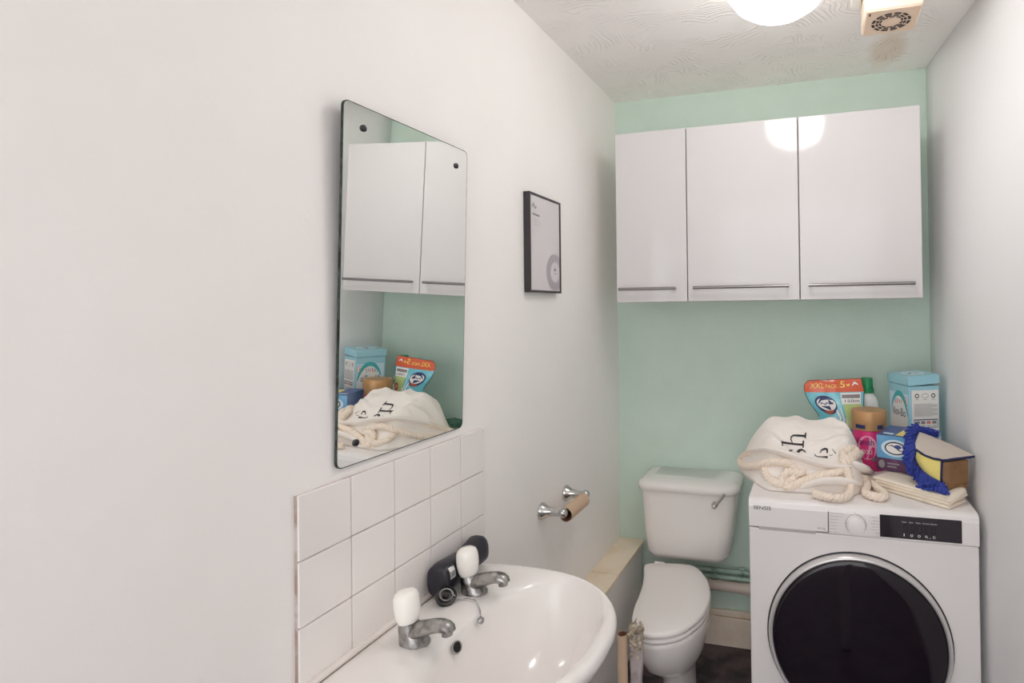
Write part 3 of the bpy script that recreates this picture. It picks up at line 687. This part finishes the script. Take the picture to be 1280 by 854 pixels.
# folded hem: a thick lip of cloth lying across the front of the bag
def lip(px, ra, rb, off):
    pts = cat([on_bag(u, v, off) for u, v in px], 7); n = len(pts); rings = []
    for i, p in enumerate(pts):
        tng = (pts[min(i + 1, n - 1)] - pts[max(i - 1, 0)]).normalized(); k = i / (n - 1); e = max(.12, math.sin(PI * min(max(k, .02), .98)) ** .5)
        up = Vector((0, .55, .83)); side = tng.cross(up).normalized(); up = side.cross(tng)
        wob = 1 + .18 * mnoise.noise(Vector((k * 11, ra * 90, 0)))
        rings.append([p + side * ra * e * wob * math.cos(q) + up * rb * e * wob * math.sin(q) for q in [2 * PI * j / 14 for j in range(14)]])
    return rings
MB().loft(lip([(926, 572), (942, 564), (962, 563), (985, 569), (1010, 577), (1035, 583), (1058, 584), (1076, 577)], .024, .008, .007)).build('folded_hem', 'cloth', BG, sharp=180)
MB().loft(lip([(1000, 610), (1020, 604), (1040, 602), (1060, 603), (1076, 606)], .026, .011, .010)).build('hem_fold', 'cloth', BG, sharp=180)
MB().loft(lip([(1062, 578), (1074, 584), (1084, 592), (1092, 602)], .024, .011, .010)).build('hem_fold', 'cloth', BG, sharp=180)
# rope handles of three twisted strands
def rope(px, off=.0115, r=.0112, n=16):
    c = cat([on_bag(u, v, off + (d[0] if d else 0)) for u, v, *d in px], n)
    # resample evenly
    pts = [c[0]]; 
    for p in c[1:]:
        while (p - pts[-1]).length > .0032: pts.append(pts[-1] + (p - pts[-1]).normalized() * .0032)
    pts = [(pts[max(i - 2, 0)] + pts[max(i - 1, 0)] + pts[i] + pts[min(i + 1, len(pts) - 1)] + pts[min(i + 2, len(pts) - 1)]) / 5 for i in range(len(pts))]
    b = MB(); nrm = Vector((0, 0, 1)); strands = [[], [], []]
    for i, p in enumerate(pts):
        t = (pts[min(i + 1, len(pts) - 1)] - pts[max(i - 1, 0)]).normalized()
        nrm = (nrm - t * nrm.dot(t)).normalized(); bi = t.cross(nrm)
        for s in range(3):
            a = -i * .0032 / .034 * 2 * PI + s * 2 * PI / 3
            strands[s].append(p + (nrm * math.cos(a) + bi * math.sin(a)) * r * .48)
    for s in strands: b.tube(s, r * .58, 8)
    return b
z1 = lambda X, Y, *d: (920 + X * .1484, 515 + Y * .1485) + d
ropes = [
 [z1(120, 340), z1(40, 400), z1(60, 455), z1(150, 462), z1(230, 440), z1(320, 425), z1(420, 430, .004), z1(500, 480), z1(480, 560), z1(420, 600), z1(440, 640), z1(540, 590), z1(660, 550, .004), z1(780, 520, .004), z1(870, 500, .006), z1(920, 440), z1(980, 385), z1(1050, 350)],
 [z1(240, 470), z1(250, 530), z1(320, 590), z1(380, 600, .008), z1(400, 540, .012), z1(440, 500, .012), z1(500, 520, .006), z1(590, 500)],
 [z1(905, 330, .004), z1(900, 400, .006), z1(930, 480, .010), z1(955, 560, .010), z1(965, 630, .004), z1(950, 695), z1(890, 725), z1(800, 722), z1(710, 705), z1(640, 685)],
 [z1(1075, 560), z1(1130, 580), z1(1190, 640), z1(1250, 690), z1(1225, 720), z1(1150, 708), z1(1090, 680), z1(1105, 620), z1(1090, 570, .006)],
 [z1(915, 340), z1(950, 310), z1(1000, 315), z1(1010, 350, .006), z1(960, 370, .01), z1(900, 430, .008)],
]
for r_ in ropes: rope(r_).build('rope_handle', 'rope', BG, sharp=180)

# ------------------------------------------------------------------ folded cloth stack
E1 = Vector((.77, -.64, 0)).normalized(); E2 = Vector((.64, .77, 0)).normalized()
A = Vector((1.120, 1.580, 0))
def sk3(p, q, z): v = A - E1 * p + E2 * q; return Vector((v.x, v.y, z))
T = thing('folded_cloth', 'stack of cream folded cloth under the blue box and duster mitt', 'cloth', A - E1 * .11 + E2 * .05 + Vector((0, 0, MT)))
for k in range(4):
    z0 = MT + .001 + k * .0085; b = MB(); o = .004 * math.sin(k * 2.3)
    L0 = rrect(0, .222, 0, .090, .006, 0, 3)
    def ring(g, z): return [sk3(p.x + o + (g if p.x > .1 else -g) * -1, p.y + (-g if p.y > .04 else g), z + .0012 * math.sin(p.x * 60 + k)) for p in L0]
    b.loft([ring(.003, z0), ring(0, z0 + .002), ring(0, z0 + .006), ring(.003, z0 + .0082)])
    b.build('cloth_layer', 'foldc', T, sharp=70)
b = MB()   # the turned-up corner nearest the machine edge
rings = []
for k in range(9):
    q = k / 8; c = sk3(.012, .004 + .085 * q, MT + .020 + .010 * math.sin(q * PI * .5))
    rr = .0135 - .003 * q
    rings.append([c + E1 * rr * 1.2 * math.cos(2 * PI * j / 16) * (1 + .2 * math.sin(3 * q)) + Vector((0, 0, rr * math.sin(2 * PI * j / 16))) for j in range(16)])
b.loft(rings); b.build('rolled_corner', 'foldc', T, sharp=180)
ZS = MT + .0365

# ------------------------------------------------------------------ capsule box
e1 = Vector((.93, -.36, 0)).normalized(); e2 = Vector((.36, .93, 0)).normalized(); FLc = Vector((.968, 1.792, ZS))
bw, bd, bh = .150, .150, .103
def cb3(a, c, z): return FLc + e1 * a + e2 * c + Vector((0, 0, z))
mxb = Matrix.Translation(FLc) @ Matrix(((e1.x, e2.x, 0, 0), (e1.y, e2.y, 0, 0), (0, 0, 1, 0), (0, 0, 0, 1)))
T = thing('capsule_box', 'blue and plum laundry capsule box standing on the folded cloth', 'box', FLc + e1 * bw / 2 + e2 * bd / 2)
b = MB(); b.box(0, bw, 0, bd, 0, .036, .001, 1, mi=2, mx=mxb); b.box(0, bw, 0, bd, .036, bh, .001, 1, mi=0, mx=mxb)
ff = plane_fn(cb3(0, 0, 0), e1, (0, 0, 1), .0006)
f2 = plane_fn(cb3(0, 0, 0), e1, (0, 0, 1), .0010); f4 = plane_fn(cb3(0, 0, 0), e1, (0, 0, 1), .0014); f5 = plane_fn(cb3(0, 0, 0), e1, (0, 0, 1), .0018)
b.poly(ell(ff, .053, .068, .040, .025), 3); b.poly(ell(f2, .053, .068, .030, .019), 5); b.poly(ell(f4, .053, .068, .026, .0155), 6)
band(b, f5, [(.034, .074), (.044, .076), (.056, .070), (.066, .062), (.074, .064)], [.001, .003, .004, .003, .001], 5)
b.poly(ell(f5, .060, .073, .010, .006), 1)
for z, w in ((.022, .034), (.013, .026)): band(b, ff, [(.030, z), (.030 + w, z)], .0045, 7)
b.poly(ell(ff, .014, .018, .009, .012), 7)
ftp = lambda a, c: cb3(a, c, bh + .0007)
b.poly([ftp(.0, 0), ftp(bw, 0), ftp(bw, bd), ftp(0, bd)], 1)
ft2 = lambda a, c: cb3(a, c, bh + .0012)
b.poly([ft2(.050, .012), ft2(.088, .008), ft2(.092, .120), ft2(.056, .125)], 4)
b.poly([ft2(.012, .020), ft2(.042, .016), ft2(.042, .036), ft2(.012, .040)], 3)
fr_ = plane_fn(cb3(bw, 0, 0), e2, (0, 0, 1), .0006)
rectp(fr_, .08, .14, .04, .09, b, 6)
b.build('carton', ['boxb', 'boxd', 'boxp', 'glow', 'yel', 'ink', 'white', 'inkg'], T, smooth=False)
# ------------------------------------------------------------------ fibreboard block and the duster mitt pulled over it
bl = Vector((1.113, 1.622, ZS)); b1 = Vector((.87, .49, 0)).normalized(); b2 = Vector((-.49, .87, 0)).normalized()
mxw = Matrix.Translation(bl) @ Matrix(((b1.x, b2.x, 0, 0), (b1.y, b2.y, 0, 0), (0, 0, 1, 0), (0, 0, 0, 1)))
wh = .078
b = MB(); b.box(0, .083, 0, .10, .012, wh - .004, .0015, 1, mx=mxw); b.box(.002, .083, .003, .10, 0, .012, .0012, 1, mx=mxw)
tag(b.build('fibreboard_block', 'wood'), 'brown fibreboard block poking out of the duster mitt', 'block')
T = thing('duster_mitt', 'grey and yellow duster mitt with blue chenille fringe draped over a brown block', 'duster', (1.12, 1.68, ZS))
def P(u, v, y): return at(u, v, y=y)
F1 = P(1178, 576, 1.617); F2 = P(1217.5, 571, 1.662); L1 = P(1143, 561.5, 1.690); TL = P(1149, 541.5, 1.765); BRr = P(1186, 553.5, 1.735)
def quadpt(a, c):                          # grey top sheet, sagging between its corners
    lo_ = L1.lerp(F1, a) if a >= 0 else L1; hi_ = TL.lerp(BRr, min(1, a * 1.0)).lerp(F2, max(0, a) ** 2.2)
    p = lo_.lerp(hi_, c); p.z += .006 * math.sin(PI * c) * (1 - a) + .0015 * mnoise.noise(Vector((a * 4, c * 4, 0))) - .006 * math.sin(PI * a) * (1 - c)
    return p
MB().grid(quadpt, 18, 14).build('grey_top', 'gfab', T, sharp=180, solid=.004)
Lb = P(1149, 584, 1.690); Fb = P(1176.5, 604, 1.615)
def sidept(a, c):
    top = quadpt(a, 0); bot = Lb.lerp(Fb, a); bot.z -= .006 * math.sin(PI * a)
    p = top.lerp(bot, c); p += Vector((-.5, -.5, 0)) * .010 * math.sin(PI * c) * (1 - a); return p
MB().grid(sidept, 14, 8).build('yellow_side', 'yfab', T, sharp=180, solid=-.003)
b = MB(); b.tube([quadpt(i / 16, 0) + Vector((0, -.001, .001)) for i in range(17)] + [quadpt(1, i / 8) + Vector((0, -.001, .0005)) for i in range(1, 9)], .0032, 8)
b.tube([F1 + Vector((-.001, -.001, 0)), F1.lerp(Fb, .5) + Vector((-.001, -.001, 0)), Fb + Vector((0, -.001, 0))], .0032, 8)
b.tube([quadpt(i / 12, 1) for i in range(13)], .0026, 8)
b.build('piping', 'piping', T, sharp=180)
# chenille fringe: fat little fingers all along the outer seam
seam = cat([P(1172, 545, 1.775), TL + Vector((.004, .01, .004)), P(1143, 549, 1.735), L1, P(1143, 573, 1.688), Lb, P(1160, 596, 1.655), Fb + Vector((0, -.002, -.002))], 14)
b = MB(); b.tube(seam, .0055, 8)
dirs = [(-.2, .1, .9), (-.6, -.25, .6), (-.85, -.4, .25), (-.85, -.5, -.2), (-.7, -.6, -.45), (-.55, -.7, -.6), (-.3, -.85, -.6), (.1, -.9, -.5)]
for i, p in enumerate(seam):
    k = i / (len(seam) - 1) * (len(dirs) - 1); j = min(int(k), len(dirs) - 2); d0 = Vector(dirs[j]).lerp(Vector(dirs[j + 1]), k - j)
    for rep in range(3):
        d = (d0 + Vector((random.uniform(-.3, .3), random.uniform(-.3, .3), random.uniform(-.3, .3)))).normalized(); ln = random.uniform(.024, .036) * (.65 if k < .8 else 1)
        q = p + Vector((random.uniform(-.003, .003), random.uniform(-.003, .003), random.uniform(-.003, .003)))
        e = q + d * ln + Vector((0, -.004, -.006)); e.z = max(e.z, ZS + .004); m_ = q + d * ln * .55; m_.z = max(m_.z, ZS + .004)
        b.tube([q, m_, e], [.0036, .0044, .0028], 7)
for i in range(40):                          # the pile lying along the foot of the box
    q = P(random.uniform(1150, 1181), random.uniform(604, 612), random.uniform(1.607, 1.625)); q.z = max(q.z, ZS + .004)
    e = q + Vector((random.uniform(-.012, .012), random.uniform(-.012, .006), random.uniform(-.006, .006))); e.z = max(e.z, ZS + .003)
    b.tube([q, q.lerp(e, .6), e], [.0034, .0042, .0028], 7)
b.build('chenille_fringe', 'chen', T, sharp=180)

# ------------------------------------------------------------------ pink tub with a gold lid
tc_ = Vector((.959, 1.938, MT)); TR = .0545
T = thing('stain_remover_tub', 'bright pink tub with a wide gold lid between bag and blue box', 'tub', tc_)
b = MB(); b.lathe([(.046, .0005), (.050, .004), (.051, .05), (.0495, .10), (.050, .128)], tc_, seg=48)
def cyl(r, off, a0=-PI / 2 - .35): return lambda a, c: tc_ + Vector(((r + off) * math.cos(a0 + a / r), (r + off) * math.sin(a0 + a / r), c))
cf = cyl(.051, .0012)
b.poly(ell(cyl(.051, .0006), .008, .075, .030, .038), 1)
text(b, 'Vanish', lambda a, c: cyl(.051, .0014)(a - .030, .083 + c), .058, 2, .020)
text(b, 'OXI', lambda a, c: cyl(.051, .0014)(a - .012, .055 + c), .034, 3, .014)
band(b, cf, [(.022 + i * .003, .040) for i in range(8)], .010, 4)
b.build('tub_body', ['pink', 'pink2', 'navy', 'white', 'inkg'], T, sharp=60)
b = MB(); b.lathe([(.0515, .127), (.0525, .128), (.0535, .150), (TR, .156), (TR, .184), (.0525, .188), (.030, .189), (.001, .189)], tc_, seg=48)
band(b, cyl(.0532, .0006), [(-.030 + i * .003, .140) for i in range(12)], .012, 1); band(b, cyl(.0532, .0006), [(.040 + i * .003, .140) for i in range(8)], .012, 1)
b.build('tub_lid', ['gold', 'navy'], T, sharp=40)

# ------------------------------------------------------------------ white bottle with a green cap
bc = Vector((.968, 2.095, MT))
T = thing('detergent_bottle', 'white detergent bottle with a green cap behind the pink tub', 'bottle', bc)
b = MB(); b.lathe([(.036, .0005), (.040, .005), (.041, .14), (.040, .17), (.036, .190), (.028, .205), (.021, .213), (.020, .222)], bc, seg=40, sy=.85)
b.grid(lambda a, c: bc + Vector((.0418 * math.cos(-1.1 + a * 1.1), .0418 * .85 * math.sin(-1.1 + a * 1.1), .145 + .020 * c)), 8, 1, 1)
b.build('bottle_body', ['white', 'sage'], T, sharp=50)
b = MB(); b.lathe([(.0225, .219), (.0225, .232), (.0195, .234), (.0190, .268), (.017, .271), (.001, .271)], bc, seg=36)
b.build('cap', 'capg', T, sharp=40)

# ------------------------------------------------------------------ refill pouch
T = thing('refill_pouch', 'shiny red-topped refill pouch marked XXL PACK standing behind the bag', 'pouch', (.86, 2.0, MT))
PH = .268
def pouch_edge(v):                           # left and right outline (metres), v from foot to top
    if v < .55: l = .795 + .006 * v
    else: l = .798 - .052 * math.sin((min(v, .93) - .55) / .38 * PI / 2)
    if v > .93: l += .014 * ((v - .93) / .07) ** 1.5
    r = .922 + .022 * math.sin(min(1, v / .80) * PI / 2) - (.010 * max(0, (v - .85) / .15))
    return l, r
def pouch(u, v, side=-1, off=0):
    l, r = pouch_edge(v); x = l + (r - l) * u
    prof = (1 - (2 * u - 1) ** 2)
    th = .034 * (max(0, 1 - v) ** .6) * (.35 + .65 * prof) * prof ** .4
    wr = .0025 * mnoise.noise(Vector((u * 5, v * 7, 2))) * prof
    z = MT + .001 + PH * v + .022 * (u - .35) * max(0, v - .5) * 1.0
    y = 2.01 + .028 * (1 - v) * 0 + .02 * v
    return Vector((x + .010 * v, y + side * (th + wr + off), z))
b = MB(); b.grid(lambda a, c: pouch(a, c, -1), 26, 30, 0); b.grid(lambda a, c: pouch(a, c, 1), 26, 30, 0)
fp = lambda off: (lambda a, c: pouch(a, c, -1, off))
def patch(u0, u1, v0, v1, off, mi, nu=14, nv=8): b.grid(lambda a, c: pouch(u0 + (u1 - u0) * a, v0 + (v1 - v0) * c, -1, off), nu, nv, mi)
patch(0.0, 1, .845, 1.0, .0007, 1, 22, 6); patch(.62, .97, .40, .70, .0008, 2)
patch(.60, .95, .70, .835, .0009, 7); patch(.62, .93, .772, .815, .0014, 8)
text(b, 'XXL', lambda a, c: fp(.0016)(.10 + a, .895 + c), .24, 3, .068); text(b, 'PACK', lambda a, c: fp(.0016)(.37 + a, .897 + c), .20, 3, .045); text(b, '5', lambda a, c: fp(.0016)(.615 + a, .90 + c), .085, 3, .078)
band(b, fp(.0016), [(.73, .935), (.755, .92), (.78, .94)], .018, 3); band(b, fp(.0016), [(.82, .92), (.87, .955), (.93, .93)], [.01, .03, .01], 7)
text(b, '150m', lambda a, c: fp(.0016)(.66 + a, .722 + c), .26, 5, .034)
b.poly(ell(fp(.0012), .30, .690, .20, .115), 4); b.poly(ell(fp(.0016), .31, .700, .175, .080), 7)
band(b, fp(.0020), [(.16, .705), (.24, .76), (.34, .775), (.46, .755)], [.01, .03, .035, .01], 4)
band(b, fp(.0020), [(.20, .700), (.24, .715), (.28, .695), (.33, .720), (.38, .700), (.44, .722)], .012, 4)
band(b, fp(.0020), [(.21, .61), (.29, .595), (.40, .62)], [.02, .05, .02], 6)
band(b, fp(.0012), [(.45, .65), (.50, .54), (.47, .42)], [.02, .04, .03], 7); band(b, fp(.0012), [(.55, .66), (.58, .52), (.56, .42)], [.015, .03, .02], 7)
b.poly(ell(fp(.0012), .88, .545, .085, .060), 1); text(b, 'X', lambda a, c: fp(.0018)(.845 + a, .52 + c), .075, 7, .05)
b.poly(ell(fp(.0010), .34, .47, .10, .075), 7); patch(.20, .25, .42, .50, .001, 6, 4, 4)
b.build('pouch_film', ['pcyan', 'pred', 'pgrn', 'pyel', 'navy', 'ink', 'brick', 'white', 'inkg'], T, sharp=180)
b = MB(); b.tube([pouch(0, v / 30, -1) for v in range(16, 31)] + [pouch(u / 20, 1, -1) for u in range(1, 21)] + [pouch(1, v / 30, -1) for v in range(29, 8, -1)], .0012, 6)
b.build('seam', 'ink', T)

# ------------------------------------------------------------------ washing powder carton in the corner
c0 = Vector((1.083, 1.948, MT)); k1 = Vector((.927, .375, 0)).normalized(); k2 = Vector((-.30, .954, 0)).normalized(); k2 = Vector((-k1.y, k1.x, 0))
cw, cd, chh = .103, .125, .292
mxc = Matrix.Translation(c0 + Vector((0, 0, .0005))) @ Matrix(((k1.x, k2.x, 0, 0), (k1.y, k2.y, 0, 0), (0, 0, 1, 0), (0, 0, 0, 1)))
T = thing('washing_powder_carton', 'tall pale blue washing powder carton in the corner by the right wall', 'carton', c0 + k1 * cw / 2 + k2 * cd / 2)
b = MB(); b.box(0, cw, 0, cd, 0, chh - .03, .0012, 1, mi=0, mx=mxc)
ffr = lambda o: plane_fn(c0, k1, (0, 0, 1), o)
f1 = ffr(.0006); f2 = ffr(.0010)
rectp(f1, .008, cw - .003, .01, .250, b, 1)
for k, x in enumerate((.026, .054, .082)):
    if k == 1: band(b, f2, arc2(x, .232, .011, .007, 0, 2 * PI, 20), .0012, 3)
    else: band(b, f2, arc2(x, .232, .006, .006, 0, 2 * PI, 12), .003, 4 if k == 0 else 4)
    band(b, f2, [(x - .006, .220), (x + .006, .220)], .0012, 5)
for k in range(16):
    z = .206 - k * .0026
    band(b, f2, [(.016, z), (.016 + (.080 if k % 5 else .06), z)], .0008, 5 if k % 3 else 3)
for (x0, x1, z0, z1) in ((.014, .096, .130, .1315), (.014, .096, .154, .157), (.014, .0155, .130, .156), (.0945, .096, .130, .156)): rectp(f2, x0, x1, z0, z1, b, 6)
for k, x in enumerate((.027, .046, .065, .084)):
    rectp(f2, x - .007, x + .007, .142, .151, b, 5 if k != 2 else 7); rectp(f2, x - .005, x + .005, .135, .1365, b, 3)
for k in range(16): band(b, f2, [(.016, .122 - k * .0042), (.016 + (.078 if k % 4 else .055), .122 - k * .0042)], .0010, 3)
# broad face: white oval panel, teal swoosh, lettering (read from the left, and in the mirror)
gl = lambda o: plane_fn(c0 + k2 * cd, -k2, (0, 0, 1), o)
g1, g2, g3 = gl(.0006), gl(.0010), gl(.0014)
rectp(g1, .006, cd - .004, .006, .235, b, 8)
b.poly(ell(g2, .064, .135, .050, .100, 40), 1)
band(b, g3, arc2(.066, .130, .054, .104, 2.6, .35, 26), [.004 + .014 * math.sin(PI * i / 26) for i in range(27)], 2)
band(b, g3, arc2(.058, .128, .044, .086, 2.7, .6, 26), [.002 + .006 * math.sin(PI * i / 26) for i in range(27)], 8)
b.poly(ell(g2, .108, .212, .013, .015), 1); band(b, g3, arc2(.108, .212, .012, .014, 0, 2 * PI), .0015, 3); band(b, g3, [(.107, .219), (.110, .212), (.107, .206)], .003, 7)
text(b, 'Non-Bio', lambda a, c: g3(.026 + a, .160 + c), .078, 6, .026)
band(b, g3, [(.040, 0.199), (.044, 0.214), (.048, 0.199)], .004, 7); band(b, g3, [(.054, 0.199), (.056, 0.214)], .004, 7); band(b, g3, [(.062, 0.212), (.068, 0.202), (.074, 0.214)], .004, 7); band(b, g3, [(.080, 0.200), (.082, 0.214)], .004, 7)
rectp(g3, .022, .106, .062, .096, b, 9); b.poly(ell(g3, .066, .040, .03, .02), 7)
b.build('carton_body', ['cbox', 'cboxw', 'teal', 'inkg', 'ink', 'inkg', 'navy', 'salmon', 'glow', 'beige'], T, smooth=False)
b = MB(); mxl = mxc @ Matrix.Translation((0, 0, chh - .030)) @ Matrix.Rotation(math.radians(-4.0), 4, 'Y')
b.box(-.0025, cw + .002, -.002, cd + .002, .0015, .031, .0012, 1, mi=0, mx=mxl)
lt = lambda a, c: mxl @ Vector((a, c, .0317))
b.poly(ell(lt, cw / 2, cd / 2, .036, .042), 1)
band(b, lambda a, c: mxl @ Vector((a, c, .0321)), [(.03, .05), (.05, .07), (.07, .055)], .007, 2); band(b, lambda a, c: mxl @ Vector((a, c, .0321)), [(.03, .085), (.07, .08)], .008, 1)
b.build('carton_lid', ['cbox', 'glow', 'navy'], T, smooth=False)

# ------------------------------------------------------------------ scourer and sponge behind the bag (seen in the mirror)
mx_ = Matrix.Translation((.640, 2.045, MT + .001)) @ Matrix.Rotation(.3, 4, 'Z')
b = MB(); b.box(-.022, .075, -.035, .035, 0, .022, .006, 2, mx=mx_)
tag(b.build('scouring_pad', 'pad'), 'dark green scouring pad behind the canvas bag, seen in the mirror', 'scourer')

t = thing('square_post', 'pale square post on the floor, seen reflected in the washing machine door', 'post', (.89, .79, FL))
MB().box(.873, .907, .775, .805, FL + .006, .70, .003).build('shaft', 'doorp', t); MB().box(.871, .909, .773, .807, FL, FL + .008, .002).build('foot', 'black', t)

# ------------------------------------------------------------------ light, world, camera
w = bpy.data.worlds.new('daylight_hall'); S.world = w; w.use_nodes = True
bg = w.node_tree.nodes['Background']; bg.inputs['Color'].default_value = (0.97, 0.98, 1.0, 1); bg.inputs['Strength'].default_value = 1.55

cam = bpy.data.cameras.new('camera'); co = bpy.data.objects.new('camera', cam); COL.objects.link(co)
cam.sensor_width = 36; cam.sensor_fit = 'HORIZONTAL'; cam.lens = F_PX / 1280 * 36
cam.shift_x = (640 - PX) / 1280; cam.shift_y = (PY - 427) / 1280
fwd = ray(PX, PY).normalized(); rt = (ray(PX + 100, PY) - ray(PX, PY)).normalized(); up = rt.cross(fwd)
co.matrix_world = Matrix(((rt.x, up.x, -fwd.x, CAM.x), (rt.y, up.y, -fwd.y, CAM.y), (rt.z, up.z, -fwd.z, CAM.z), (0, 0, 0, 1)))
cam.clip_start = 0.01; cam.clip_end = 100
S.camera = co
S.view_settings.view_transform = 'Standard'; S.view_settings.look = 'None'; S.view_settings.gamma = 1.0
S.view_settings.use_curve_mapping = False; S.view_settings.exposure = 0.70
S.cycles.use_denoising = True
S.cycles.max_bounces = 16; S.cycles.diffuse_bounces = 12; S.cycles.glossy_bounces = 6
S.cycles.sample_clamp_indirect = 8
